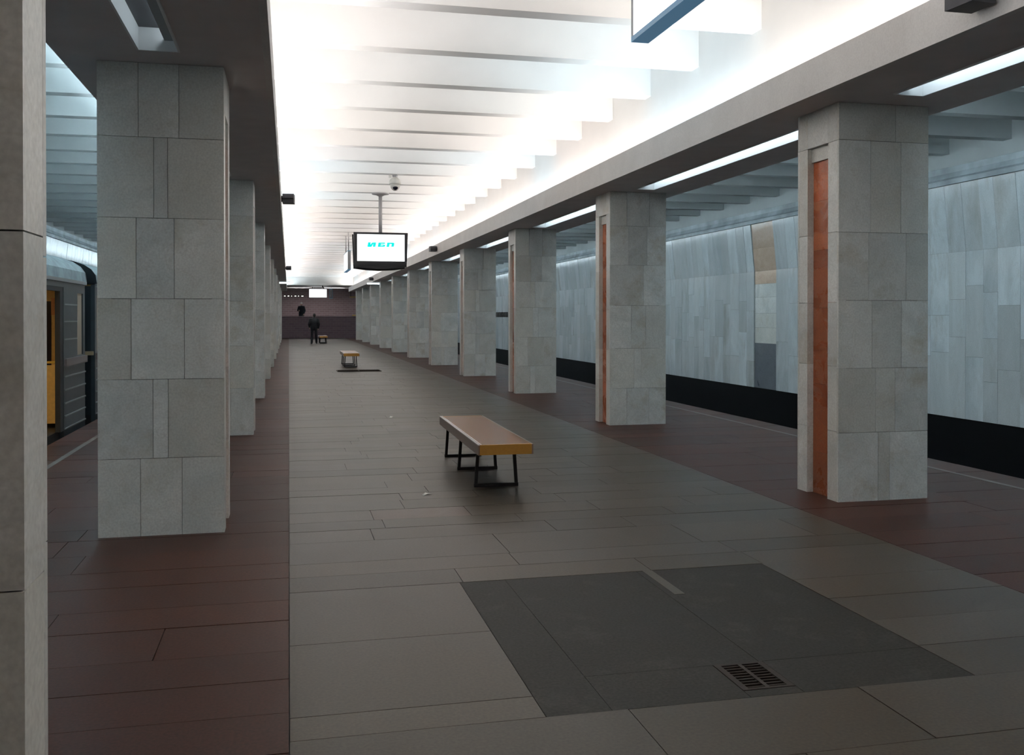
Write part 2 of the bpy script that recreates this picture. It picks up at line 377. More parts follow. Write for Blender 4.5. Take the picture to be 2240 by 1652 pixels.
# black riser of platform edges
# ---- track walls
rw = random.Random(23)
ZK, ZT, LEAN = 2.55, 3.60, 0.10
def track_wall(s):
    side = 'right' if s > 0 else 'left'
    xf = CX + s * TW
    mb = MB()
    a, b = sorted((xf + s * 0.03, xf + s * 0.22)); mb.box((a, YA, -0.0), (b, YBK, ZK), 'grout')
    a, b = sorted((xf + s * 0.02, xf + s * 0.22)); mb.box((a, YA, -1.3), (b, YBK, 0.0), 'black_paint')
    mb.prism([(xf + s*0.03, ZK), (xf + s*0.22, ZK), (xf + s*0.22, ZT), (xf + s*(0.03-LEAN), ZT)], 'y', YA, YBK, 'grout')
    a, b = sorted((xf + s * 1.05, xf + s * 1.3)); mb.box((a, YA, -1.3), (b, YBK, ZC + 0.3), 'track_ceiling_paint')
    a, b = sorted((xf + s * 0.22, xf + s * 1.05)); mb.box((a, YA, 3.45), (b, YBK, 3.58), 'concrete_dark')
    W = struct(mb.build('wall_' + side))
    st = MB()
    ang = math.atan2(LEAN, ZT - ZK)
    def piece(y0, y1, z0, z1, parts, mat='wall_marble', dx=0.0):
        g = 0.0015
        t = rw.uniform(-0.003, 0.003) + dx
        if z0 >= ZK - 1e-6:      # leaning course
            xm = xf - s * LEAN * ((z0 + z1) / 2 - ZK) / (ZT - ZK) + s * (t + 0.015)
            L = (z1 - z0) / math.cos(ang)
            if parts:
                o = slab('panel', W, mat, (xm - 0.015, y0 + g, (z0+z1)/2 - L/2 + g), (xm + 0.015, y1 - g, (z0+z1)/2 + L/2 - g), roty=-s * ang)
            else:
                M = Matrix.Translation((xm, (y0+y1)/2, (z0+z1)/2)) @ Matrix.Rotation(-s*ang, 4, 'Y')
                st.box((-0.015, -(y1-y0)/2 + g, -L/2 + g), (0.015, (y1-y0)/2 - g, L/2 - g), mat, M)
        else:
            a, b = sorted((xf + s * t, xf + s * (t + 0.03)))
            if parts: slab('panel', W, mat, (a, y0 + g, z0 + g), (b, y1 - g, z1 - g))
            else: st.box((a, y0 + g, z0 + g), (b, y1 - g, z1 - g), mat)
    y = YA
    ya, yb = 18.48, 19.48
    done = False
    while y < YBK - 0.05:
        wd = rw.choice((0.30, 0.34, 0.38, 0.44))
        if s > 0 and not done and y < ya and y + wd > ya - 0.12: wd = ya - y
        if s > 0 and not done and abs(y - ya) < 1e-6:
            # orange and dark inset strip with its stacked slabs
            zs = [0.0, 0.98, 1.32, 1.63, 1.98, 2.27, ZK]
            for q, (z0, z1) in enumerate(zip(zs, zs[1:])):
                piece(ya + 0.03, yb - 0.01, z0, z1, True, 'dark_marble' if q == 0 else ('orange_marble' if q > 4 else 'pillar_marble'), 0.022)
            piece(ya + 0.03, yb - 0.01, ZK, ZK + 0.5, True, 'orange_marble', 0.02); piece(ya + 0.03, yb - 0.01, ZK + 0.5, ZT, True, 'orange_marble', 0.02)
            done = True; y = yb; continue
        y1 = min(y + wd, YBK)
        parts = s > 0 and 10.4 < y < 29
        zs = [0.0]
        while True:
            n = zs[-1] + rw.uniform(0.55, 1.25)
            if n > ZK - 0.4: break
            zs.append(n)
        zs.append(ZK)
        for z0, z1 in zip(zs, zs[1:]): piece(y, y1, z0, z1, parts)
        piece(y, y1, ZK, ZT, parts)
        y = y1
    o = st.build('panel_field', W); o['kind'] = 'stuff'
    # cornice moulding on top of the cladding
    xt = xf - s * LEAN
    struct(MB().prism([(xt - s*0.05, ZT - 0.02), (xt - s*0.06, ZT + 0.05), (xt, ZT + 0.09), (xt + s*0.03, ZT + 0.17), (xt + s*0.02, ZT + 0.26), (xt + s*0.10, ZT + 0.28),
                       (xt + s*0.32, ZT + 0.28), (xt + s*0.32, ZT - 0.02)], 'y', YA, YBK, 'cornice_paint').build('trim_3' if s > 0 else 'trim_4'))
    return W
wall_r = track_wall(1); wall_l = track_wall(-1)
# ---- ceiling slab with single beams
ceil = struct(MB().box((CX - TW - 1.3, YA, ZC), (CX + TW + 1.3, YBK, ZC + 0.3), 'ceiling_paint').build('ceiling'))
for sgn, nm in ((1, 'right'), (-1, 'left')):
    a, b = sorted((CX + sgn * (HF + PW), CX + sgn * (TW + 1.06)))
    MB().box((a, YA, ZC - 0.02), (b, YBK, ZC - 0.001), 'track_ceiling_paint').build('slab_lining', ceil)
k = -13
while True:
    yb = BY0 + BS * k
    if yb > YE - 0.3: break
    if yb > YA + 0.1:
        slab('beam', ceil, 'ceiling_paint', (CX - HF, yb, ZB), (CX + HF, yb + 0.20, ZC))
        for s in (1, -1):
            a, b = sorted((CX + s * (HF + PW), CX + s * (TW + 1.06)))
            slab('beam', ceil, 'track_ceiling_paint', (a, yb, ZB), (b, yb + 0.20, ZC - 0.02))
    k += 1
# lowered end ceiling, with a slot made to hide the added fill panels
struct(MB().box((CX - SO, YE, 3.80), (CX + SO, 75.25, ZC - 0.001), 'ceiling_paint').box((CX - SO, 75.25, 3.95), (CX + SO, 75.95, ZC - 0.001), 'ceiling_paint').box((CX - SO, 75.95, 3.80), (CX + SO, YBK, ZC - 0.001), 'ceiling_paint').build('trim_5'))
# ---- longitudinal girders with cove fascia, soffit slots
def slots():
    out = []
    for k in range(-3, 11):
        a = Y0 + PS * k + PD + 0.36; b = Y0 + PS * (k + 1) - 0.36
        if b > YE: b = YE - 0.4
        if a > YA and b - a > 1: out.append((k, a, b))
    return out
SL0, SL1 = 2.715, 2.995
def girder(s):
    def X(o0, o1): return sorted((CX + s * o0, CX + s * o1))
    mb = MB()
    a, b = X(HF + 0.001, HF + PW - 0.001); mb.box((a, YA, 3.50), (b, YE, ZC), 'ceiling_paint')
    a, b = X(FA, FA + 0.05); mb.box((a, YA, ZS), (b, YE, ZF), 'fascia_stone')
    a, b = X(SO - 0.05, SO); mb.box((a, YA, ZS), (b, YE, ZF - 0.08), 'soffit_paint')
    a, b = X(FA + 0.05, SL0); mb.box((a, YA, ZS), (b, YE, ZS + 0.10), 'soffit_paint')
    a, b = X(SL1, SO - 0.05); mb.box((a, YA, ZS), (b, YE, ZS + 0.10), 'soffit_paint')
    a, b = X(SL0, SL1); y = YA
    for (k, c, d) in slots():
        mb.box((a, y, ZS), (b, c, 3.499), 'soffit_paint'); y = d
    mb.box((a, y, ZS), (b, YE, 3.499), 'soffit_paint')
    return struct(mb.build('wall_girder_right' if s > 0 else 'wall_girder_left'))
girder(1); girder(-1)
# cove lamps: one tube per coffer, lying in the troughs
rc = random.Random(5)
cov = [(1.0, 0.95, 0.90), (1.0, 0.92, 0.87), (0.97, 0.97, 1.0), (0.72, 0.90, 1.0), (1.0, 0.97, 0.95), (1.0, 0.90, 0.85)]
k = -13
while BY0 + BS * k + BS < YE:
    yc = BY0 + BS * k + 0.10 + BS / 2
    if yc > -2.5:
        for s in (1, -1):
            area('cove_tube', (CX + s * (FA + 0.20), yc, ZS + 0.25), 0.06, BS - 0.12, P_COVE, rc.choice(cov), (math.pi, -s * 0.85, 0))
            area('track_cove_tube', (CX + s * (SO - 0.12), yc, ZS + 0.15), 0.05, BS - 0.12, P_TRACK, (0.72, 0.90, 1.0), (math.pi, s * 0.25, 0))
    k += 1
# ---- end zone: dark brick parapet, landing and end wall
struct(MB().box((CX - 2.9, YW, 0), (CX + 3.6, YW + 0.3, 1.58), 'brick_dark').box((CX - 2.9, YW - 0.02, 1.58), (CX + 3.6, YW + 0.32, 1.62), 'brick_red').build('wall_parapet'))
struct(MB().box((CX - 2.9, YW + 0.3, 0), (CX + 3.6, YBK, 0.93), 'concrete_dark').build('floor_landing'))
struct(MB().box((CX - TW - 1.3, YBK, -1.3), (CX + TW + 1.3, YBK + 0.3, ZC + 0.3), 'brick_red').build('wall_back'))
struct(MB().box((CX - TW - 1.3, YA - 0.3, -1.3), (CX + TW + 1.3, YA, ZC + 0.3), 'wall_marble').build('wall_front'))

for xx, lb in ((CX - 1.2, 'added fill light panel above the far landing, left one'), (CX + 1.4, 'added fill light panel above the far landing, right one')):
    r = empty('fill_panel', (xx, 75.6, 3.95)); tag(r, lb, 'lamp', 'added fill panels above the landing')  # unseen fill panel, added to brighten the end wall
    MB().box((-0.7, -0.32, -0.012), (0.7, 0.32, -0.0005), 'lamp_white').build('frame', r)
    MB().box((-0.66, -0.28, -0.016), (0.66, 0.28, -0.0125), 'fill_glow').build('diffuser', r)
# ================================================================== PILLARS
def pillar(s, k, label):
    """s=+1 right row (hall face towards -x), s=-1 left row"""
    x0 = CX + s * HF; y0 = Y0 + PS * k
    root = empty('pillar', (x0 + s * PW / 2, y0 + PD / 2, 0)); off = tuple(root.location)
    tag(root, label, 'pillar', 'pillars of the right row' if s > 0 else 'pillars of the left row')
    rnd = random.Random(100 * k + (7 if s > 0 else 3))
    H = ZS - 0.001
    T, RD, FL = 0.025, 0.058, 0.165
    zr = 3.03
    if s < 0 and k == 0: zc = [0, .55, 1.11, 1.68, 2.25, 2.82, H]; sp = [(.33, .66), (.43, .55), (.26, .68), (.30, .60), (.44, .55), (.32, .64)]
    elif s > 0 and k == 0: zc = [0, .58, 1.12, 1.69, 2.26, 3.03, H]; sp = [(.44, .57), (.41, .63), (.37, .70), (.33, .75), (.35, .69), (.63,)]
    else:
        zc = [0]
        while len(zc) < 6: zc.append(zc[-1] + rnd.uniform(0.50, 0.62))
        zc.append(H)
        sp = [rnd.choice(((.33, .66), (.43, .56), (.3, .7), (.38, .64), (.6,), (.36, .48))) for _ in range(6)]
    g = 0.0016
    near = k <= 5
    st = MB()
    def bx(lo, hi, mat, name='slab'):
        # local u across from hall face (0..PW), v along (0..PD)
        xa, xb = sorted((x0 + s * lo[0], x0 + s * hi[0]))
        a = (xa, y0 + lo[1], lo[2]); b = (xb, y0 + hi[1], hi[2])
        if near: return slab(name, root, mat, a, b, off)
        st.box([p - q for p, q in zip(a, off)], [p - q for p, q in zip(b, off)], mat)
    # core
    cm = MB(); xa, xb = sorted((s * (RD + 0.03 - PW/2), s * (PW - RD - 0.03 - PW/2)))
    cm.box((xa, -PD/2 + T, 0), (xb, PD/2 - T, H), 'grout'); cm.build('core', root)
    # near and far faces
    for face in (0, 1):
        v0, v1 = (0, T) if face == 0 else (PD - T, PD)
        for i in range(6):
            cuts = [0] + [c * PW for c in (sp[i] if face == 0 else (0.5,))] + [PW]
            if s < 0: cuts = [PW - c for c in cuts[::-1]] if face == 0 else cuts
            for a, b in zip(cuts, cuts[1:]):
                j = rnd.uniform(0, 0.0025)
                bx((a + (g if a > 0 else 0), v0 + (j if face == 0 else 0), zc[i] + g), (b - (g if b < PW else 0), v1, zc[i+1] - g), 'pillar_marble')
    # hall and track faces: two flanges, a lintel and the red inset
    for face in (0, 1):
        def U(a, b): return (a, b) if face == 0 else (PW - b, PW - a)
        fz = [0] + sorted(rnd.uniform(-0.06, 0.06) + q for q in (0.58, 1.12, 1.69, 2.26)) + [zr]
        for v0, v1 in ((T + g, FL), (PD - FL, PD - T - g)):
            for z0, z1 in zip(fz, fz[1:]):
                u0, u1 = U(0, RD + 0.028); bx((u0, v0, z0 + g), (u1, v1, z1 - g), 'pillar_marble')
            u0, u1 = U(0, RD + 0.028); bx((u0, v0, zr + g), (u1, v1, H), 'pillar_marble')
        u0, u1 = U(0, RD + 0.028); bx((u0, FL + g, zr + g), (u1, PD - FL - g, H), 'pillar_marble')
        u0, u1 = U(RD - 0.02, RD + 0.026); bx((u0, FL + g, zr - 0.12), (u1, PD - FL - g, zr - g), 'pillar_marble')
        rz = [0, rnd.uniform(.35, .6), rnd.uniform(.95, 1.2), rnd.uniform(1.6, 1.75), rnd.uniform(2.0, 2.2), rnd.uniform(2.5, 2.65), zr - 0.12]
        for z0, z1 in zip(rz, rz[1:]):
            u0, u1 = U(RD, RD + 0.026); bx((u0, FL + g, z0 + g/2), (u1, PD - FL - g, z1 - g/2), 'brown_marble' if (k < 0) else 'red_marble', 'red_slab')
    if not near: st.build('cladding', root)
    else: st.bm.free()
    return root
for k in range(0, 11):
    pillar(1, k, 'pale marble pillar with red marble inset, %s from the front in the right row' % ORD[k])
pillar(-1, -1, 'nearest pale marble pillar cut off by the left edge of the photo')
for k in range(0, 11):
    pillar(-1, k, 'pale marble pillar in the left row, %s from the front' % ORD[k + 1])

# ================================================================== SOFFIT LAMPS
def soffit_lamp(s, k, a, b, lit, label):
    root = empty('soffit_lamp', (CX + s * (SL0 + SL1) / 2, (a + b) / 2, ZS))
    tag(root, label, 'lamp', 'slot lamps under the right beam' if s > 0 else 'slot lamps under the left beam')
    L = (b - a) / 2 - 0.003; Wd = (SL1 - SL0) / 2 - 0.002
    f = MB(); t = 0.014
    f.box((-Wd, -L, -0.012), (-Wd + t, L, 0.150), 'lamp_white'); f.box((Wd - t, -L, -0.012), (Wd, L, 0.150), 'lamp_white')
    f.box((-Wd + t, -L, -0.012), (Wd - t, -L + t, 0.150), 'lamp_white'); f.box((-Wd + t, L - t, -0.012), (Wd - t, L, 0.150), 'lamp_white')
    f.build('frame', root)
    MB().box((-Wd + t, -L + t, 0.142), (Wd - t, L - t, 0.150), 'lamp_grey' if lit else 'lamp_shaded').build('backplate', root)  # dim lamp's plate takes a darker colour in place of shade
    h = -s
    x0, x1 = sorted((h * (Wd - t), h * (Wd - t - 0.085)))
    MB().box((x0, -L + t, 0.060), (x1, L - t, 0.072), 'lamp_grey').build('tray', root)
    MB().cyl((h * (Wd - t - 0.06), -L + 0.06, 0.098), (h * (Wd - t - 0.06), L - 0.06, 0.098), 0.013, 0.013, 'soffit_tube' if lit else 'dim_tube', 8).build('tube', root)
for (k, a, b) in slots():
    if k < -1: continue
    for s in (1, -1):
        row_ = 'right' if s > 0 else 'left'
        i = k if s > 0 else k + 1
        if k == -1:
            if s > 0: lb = 'white slot lamp in the right beam, in front of the first right pillar'
            else: lb = 'dim slot lamp with open white frame at the top left of the photo'
        elif k == 10: lb = 'short slot lamp behind the last pillar of the %s row' % row_
        else: lb = 'narrow slot lamp under the %s beam just behind its %s pillar' % (row_, ORD[i])
        soffit_lamp(s, k, a, b, not (s < 0 and k == -1), lb)

# ================================================================== BENCHES
def bench(loc, rz, label):
    r = empty('bench', loc, rz); tag(r, label, 'bench', 'wooden benches along the hall axis')
    Wd, L, Z0, Z1 = 0.245, 1.24, 0.352, 0.44
    MB().box((-Wd + 0.032, -L + 0.02, Z1 - 0.03), (Wd - 0.0125, L - 0.02, Z1), 'bench_top').build('seat', r, bevel=0.003)
    for s in (-1, 1):
        a, b = sorted((s * (Wd - 0.012), s * Wd)); MB().box((a, -L, Z0), (b, L, Z1 - 0.004 if s < 0 else Z1), 'bench_side').build('side_board', r)
        if s < 0:
            MB().box((-Wd - 0.001, -L, Z1 - 0.004), (-Wd + 0.013, L, Z1 + 0.005), 'chrome_trim').build('edge_trim', r)
            MB().box((-Wd + 0.020, -L + 0.002, Z1 - 0.02), (-Wd + 0.031, L - 0.002, Z1 + 0.005), 'chrome_trim').build('edge_trim', r)
        a, b = sorted((s * (L - 0.02), s * L)); MB().box((-Wd + 0.0135, a, Z0), (Wd - 0.0135, b, Z1 + 0.001), 'bench_end').build('end_board', r, bevel=0.002)
    MB().box((-Wd + 0.013, -L + 0.021, Z0 + 0.02), (Wd - 0.013, L - 0.021, Z1 - 0.031), 'bench_side').build('underframe', r)
    for yy in (-0.79, 0.20, 1.12):
        f = empty('leg_frame', (0, yy, 0)); f.parent = r
        for s in (-1, 1):
            MB().bar((s * 0.165, 0, Z0 + 0.025), (s * 0.19, 0, 0.0), 0.028, 0.028, 'iron').build('leg', f)
        MB().box((-0.205, -0.017, 0.0), (0.205, 0.017, 0.03), 'iron').build('foot_bar', f)
        MB().box((-0.18, -0.015, Z0 - 0.012), (0.18, 0.015, Z0 + 0.02), 'iron').build('top_bar', f)
    return r
bench((1.862, 9.40, 0), -0.018, 'nearest wooden bench with bright chrome edge trim on black iron legs')
bench((1.875, 30.95, 0), -0.01, 'middle wooden bench with black legs, far down the hall')
bench((1.97, 58.2, 0), 0.0, 'farthest small bench beside the standing person in black')

# ================================================================== HANGING THINGS
# --- television pair on a ceiling pole
r = empty('hanging_monitor', (2.018, 21.72, 2.636)); tag(r, 'black television pair hanging on a ceiling pole, screen showing cyan letters', 'monitor')
zt = ZB - 2.636
MB().cyl((0, 0.12, 0.55), (0, 0.12, zt - 0.03), 0.04, 0.04, 'grey_metal').build('pole', r)
MB().lathe([(0.05, -0.07), (0.10, -0.045), (0.19, -0.03), (0.20, -0.001)], (0, 0.12, zt), 'grey_metal').build('ceiling_plate', r)
def tv(parent, name, flip, loc, rz, text):
    f = empty(name, loc, rz); f.parent = parent
    Wd = 0.605
    # casing with a slightly bowed bottom
    pts = [(-Wd + 0.03, 0.03), (-0.3, -0.005), (0, -0.018), (0.3, -0.005), (Wd - 0.03, 0.03), (Wd, 0.80), (-Wd, 0.80)]
    MB().prism(pts, 'y', -0.02, 0.09, 'black_plastic').box((-0.3, 0.09, 0.2), (0.3, 0.15, 0.65), 'black_plastic').build('casing', f)
    # raised bezel
    m = MB()
    for lo, hi in (((-Wd + 0.02, 0.755), (Wd - 0.02, 0.79)), ((-Wd + 0.03, 0.05), (Wd - 0.03, 0.155))): m.box((lo[0], -0.032, lo[1]), (hi[0], -0.02, hi[1]), 'black_plastic')
    for sx in (-1, 1):
        a, b = sorted((sx * 0.53, sx * (Wd - 0.02))); m.box((a, -0.032, 0.155), (b, -0.02, 0.755), 'black_plastic')
    m.build('bezel', f)
    MB().box((-0.53, -0.0235, 0.155), (0.53, -0.0205, 0.755), 'screen_white').build('screen', f)
    if text:
        t = MB(); yk0, yk1 = -0.0255, -0.0240
        def st(pts): t.prism(pts, 'y', yk0, yk1, 'screen_cyan')
        z0, z1 = 0.475, 0.575; sl = 0.02
        def q(x0, x1, a, b): st([(x0 + sl * (a - z0) / .1, a), (x1 + sl * (a - z0) / .1, a), (x1 + sl * (b - z0) / .1, b), (x0 + sl * (b - z0) / .1, b)])
        # rounded wide И
        q(-0.305, -0.245, z0, z1); q(-0.185, -0.125, z0, z1)
        st([(-0.27, z0), (-0.21, z0), (-0.15, z1), (-0.20, z1 - 0.005)]); q(-0.29, -0.22, z0 - 0.004, z0 + 0.028)
        # Б
        q(-0.075, -0.015, z0, z1); q(-0.015, 0.075, z1 - 0.03, z1); q(-0.015, 0.06, z0, z0 + 0.026); q(0.045, 0.085, z0 + 0.006, z0 + 0.052); q(-0.015, 0.06, z0 + 0.034, z0 + 0.056)
        # П
        q(0.12, 0.18, z0, z1); q(0.225, 0.285, z0 + 0.008, z1 - 0.008); q(0.18, 0.27, z1 - 0.032, z1)
        t.build('lettering', f)
        for sx in (-1, 1):
            c = MB()
            for i in range(8):
                a0 = 0.30 - i * 0.022; x = 0.522 - 0.0016 * i * i
                a, b = sorted((sx * x, sx * (x - 0.010))); c.box((a, yk0, a0 - 0.022), (b, yk1, a0), 'screen_pale')
            c.build('screen_ornament', f)
    return f
tv(r, 'television', False, (0, 0, 0.012), 0, True)
tv(r, 'television', True, (-0.015, 0.27, -0.02), math.pi - 0.10, False)
MB().box((-0.06, 0.09, 0.30), (0.06, 0.20, 0.62), 'iron').build('bracket', r)
# --- dome camera
r = empty('dome_camera', (2.041, 18.98, ZB)); tag(r, 'white dome security camera with dark lens under the ceiling', 'camera')
MB().cyl((0, 0, -0.001), (0, 0, -0.05), 0.055, 0.045, 'grey_metal').build('mount', r)
MB().box((-0.12, -0.02, -0.05), (-0.07, 0.05, -0.001), 'white_plastic').build('junction_box', r)
MB().lathe([(0.03, -0.03), (0.06, -0.06), (0.10, -0.09), (0.115, -0.14), (0.118, -0.185), (0.10, -0.19)], (0, 0, 0), 'white_plastic').build('housing', r)
MB().lathe([(0.098, -0.19), (0.10, -0.205), (0.09, -0.245), (0.062, -0.285), (0.03, -0.305), (0.005, -0.31)], (0, 0, 0), 'white_plastic').build('dome', r)
MB().lathe([(0.058, 0.0), (0.062, -0.015), (0.045, -0.045), (0.02, -0.06), (0.004, -0.063)], (0.0, -0.035, -0.235), 'dark_glass').build('lens', r)
# --- double-sided lightbox signs along the axis
def lightbox(y0, y1, label):
    r = empty('lightbox_sign', (1.997, (y0 + y1) / 2, 3.15)); tag(r, label, 'sign', 'hanging lightbox signs')
    L = (y1 - y0) / 2; hz = 0.66
    m = MB(); m.box((-0.053, -L, 0), (0.053, L, 0.03), 'edge_glow').box((-0.053, -L, hz - 0.03), (0.053, L, hz), 'navy_metal')
    m.box((-0.053, -L, 0.03), (0.053, -L + 0.03, hz - 0.03), 'lamp_grey').box((-0.053, L - 0.03, 0.03), (0.053, L, hz - 0.03), 'lamp_grey')
    m.build('frame', r)
    for s in (-1, 1):
        a, b = sorted((s * 0.04, s * 0.050)); MB().box((a, -L + 0.03, 0.03), (b, L - 0.03, hz - 0.03), 'sign_face').build('glowing_panel', r)
    for yy in (-L + 0.35, L - 0.35):
        MB().cyl((0, yy, hz), (0, yy, ZC - 3.15 - 0.001), 0.018, 0.018, 'grey_metal', 10).build('hanger', r)
lightbox(3.15, 5.31, 'bright white lightbox sign cut off by the top edge of the photo')
lightbox(33.0, 35.2, 'small white lightbox sign hanging beyond the television')
# --- loudspeakers on the fascias
def speaker(s, y, z, label):
    r = empty('loudspeaker', (CX + s * FA, y, z)); tag(r, label, 'loudspeaker', 'loudspeakers on the cove fascias')
    h = -s
    def bx(a, b): return sorted((h * a, h * b))
    a, b = bx(0.0005, 0.02); MB().box((a, -0.05, 0.03), (b, 0.05, 0.12), 'iron').build('bracket', r)
    pts = [(h * 0.02, -0.10), (h * 0.20, -0.12), (h * 0.22, 0.10), (h * 0.03, 0.10)]
    MB().prism(pts, 'z', 0.0, 0.15, 'speaker_grey').build('cabinet', r)
    MB().bar((h * 0.03, -0.104, 0.075), (h * 0.195, -0.1225, 0.075), 0.12, 0.006, 'black_plastic').build('grille', r)
speaker(-1, 16.3, 3.42, 'small dark loudspeaker on the left cove edge, the nearer one')
speaker(-1, 38.0, 3.36, 'small dark loudspeaker on the left cove edge, the farther one')
speaker(1, 5.05, 3.42, 'dark loudspeaker at the top right corner of the photo')
speaker(1, 27.3, 3.42, 'small dark loudspeaker on the right cove edge beside the television')
speaker(1, 48.5, 3.38, 'tiny dark loudspeaker at the far end of the right cove edge')
# --- transverse strip lights under the far soffits
for s, lb in ((1, 'bright transverse strip light under the far right beam'), (-1, 'bright transverse strip light under the far left beam')):
    r = empty('strip_light', (CX + s * 2.28, 50.0, ZS)); tag(r, lb, 'lamp', 'transverse strip lights')
    MB().box((-0.36, -0.05, -0.03), (0.36, 0.05, -0.001), 'lamp_white').build('housing', r)
    MB().box((-0.35, -0.055, -0.105), (0.35, 0.045, -0.03), 'strip_face').build('diffuser', r)

# ================================================================== FAR END
r = empty('far_lightbox', (2.12, YW + 1.0, 3.0)); tag(r, 'glowing white lightbox on the far brick end of the hall', 'sign')
MB().box((-0.66, 0.01, 0.0), (0.66, 0.16, 0.64), 'lamp_grey').build('casing', r)
MB().box((-0.63, -0.012, 0.02), (0.63, 0.009, 0.62), 'far_sign_face').build('glowing_panel', r)
for xx in (-0.4, 0.4): MB().cyl((xx, 0.08, 0.64), (xx, 0.08, 0.7995), 0.02, 0.02, 'iron', 8).build('hanger', r)
r = empty('wall_cabinet', (3.08, YW + 1.05, 2.92)); tag(r, 'dark upright box beside the glowing lightbox at the far end', 'box')
MB().box((-0.13, 0, 0), (0.13, 0.15, 0.74), 'navy_metal').build('body', r)
MB().box((-0.10, -0.012, 0.06), (0.10, -0.0005, 0.68), 'dark_glass').build('front', r)
MB().cyl((0, 0.08, 0.74), (0, 0.08, 0.8795), 0.02, 0.02, 'iron', 8).build('hanger', r)
for i, (xx, wd) in enumerate(((-0.30, .10), (-0.02, .12), (0.22, .05), (0.52, .12), (0.76, .06), (1.06, .15))):  # row of small emissive boxes on the end wall
    r = empty('wall_lamp', (xx, YBK, 3.20)); tag(r, 'tiny bright dot in a row on the far brick wall, %s from the left' % ORD[i], 'lamp', 'row of bright dots on the end wall')
    MB().box((-wd/2 - 0.02, -0.05, -0.02), (wd/2 + 0.02, -0.001, 0.06), 'lamp_grey').build('housing', r)
    MB().box((-wd/2, -0.062, -0.012), (wd/2, -0.0505, 0.048), 'dot_glow').build('glass', r)
r = empty('upper_rail', (4.72, YW + 0.9, 3.05)); tag(r, 'short yellow bar at the far right end, upper one', 'rail', 'yellow bars')
MB().bar((-0.28, 0, 0), (0.3, 0, 0), 0.06, 0.06, 'yellow_paint').build('bar', r); MB().bar((0.28, 0, 0), (0.28, 0, 0.749), 0.04, 0.04, 'iron').build('bracket', r)
MB().bar((-0.2, 0, 0), (-0.2, 0, 0.749), 0.04, 0.04, 'iron').build('bracket', r)
r = empty('lower_rail', (4.80, YW + 0.15, 1.62)); tag(r, 'short yellow bar on the dark brick parapet at the far right', 'rail', 'yellow bars')
MB().bar((-0.22, 0, 0.06), (0.3, 0, 0.06), 0.06, 0.07, 'yellow_paint').build('bar', r)
for xx in (-0.15, 0.22): MB().bar((xx, 0, 0.0), (xx, 0, 0.035), 0.04, 0.04, 'iron').build('bracket', r)
r = empty('small_camera', (2.35, 69.6, 3.80)); tag(r, 'tiny dark camera under the lowered ceiling at the far end', 'camera')
MB().cyl((0, 0, -0.001), (0, 0, -0.08), 0.03, 0.03, 'iron', 10).build('mount', r)
MB().box((-0.05, -0.12, -0.17), (0.05, 0.08, -0.08), 'speaker_grey').build('body', r)
MB().cyl((0, -0.12, -0.125), (0, -0.15, -0.125), 0.035, 0.035, 'dark_glass', 10).build('lens', r)

# ================================================================== STATION NAME ON THE TRACK WALL
r = empty('station_name', (CX + TW - 0.004, 46.5, 1.55)); tag(r, 'row of dark bronze letters on the pale track wall at right', 'lettering')
rl = random.Random(3)
yy = 2.4
for i in range(16):
    m = MB(); wd = 0.24; t = 0.055; h = 0.235
    kind = ('P', 'I', 'O', 'H', 'W', 'L')[rl.randrange(6)]
    def v(a): m.box((-0.03, yy - a - t, 0), (0.0, yy - a, h), 'bronze')
    def hz(z): m.box((-0.03, yy - wd, z), (0.0, yy, z + t), 'bronze')
    v(0); v(wd - t)
    if kind in 'PO': hz(h - t)
    if kind in 'OLW': hz(0)
    if kind in 'HI': hz(h/2 - t/2)
    if kind == 'W': v(wd/2 - t/2)
    m.build('letter', r); yy -= wd + 0.075

# ================================================================== FLOOR FITTINGS
def drain(loc, lx, ly, label, nbar):
    r = empty('floor_drain', loc); tag(r, label, 'drain', 'floor drains')
    m = MB(); t = 0.018
    m.box((-lx, -ly, -0.015), (-lx + t*1.6, ly, 0.0), 'rust_iron').box((lx - t*1.6, -ly, -0.015), (lx, ly, 0.0), 'rust_iron')
    m.box((-lx + t*1.6, -ly, -0.015), (lx - t*1.6, -ly + t, 0.0), 'rust_iron').box((-lx + t*1.6, ly - t, -0.015), (lx - t*1.6, ly, 0.0), 'rust_iron')
    m.box((-t/2, -ly + t, -0.015), (t/2, ly - t, 0.0), 'rust_iron')
    m.build('frame', r)
    for i in range(nbar):
        yy = -ly + t + (2*ly - 2*t) * (i + 0.5) / nbar
        for a, b in ((-lx + t*1.6, -t/2), (t/2, lx - t*1.6)):
            MB().box((a, yy - 0.004, -0.014), (b, yy + 0.004, -0.002), 'rust_iron').build('bar', r)
    MB().box((-lx + t*1.6, -ly + t, -0.0198), (lx - t*1.6, ly - t, -0.0155), 'black_paint').build('shade_sheet', r)  # flat black sheet under the bars, shade of the opening put into colour
    return r
drain((1.955, 3.81, 0.0005), 0.118, 0.148, 'rusty iron floor drain grate in the dark floor patch', 9)
d = drain((1.955, 27.9, 0.017), 0.62, 0.36, 'dark floor grate lying in front of the middle bench', 7)
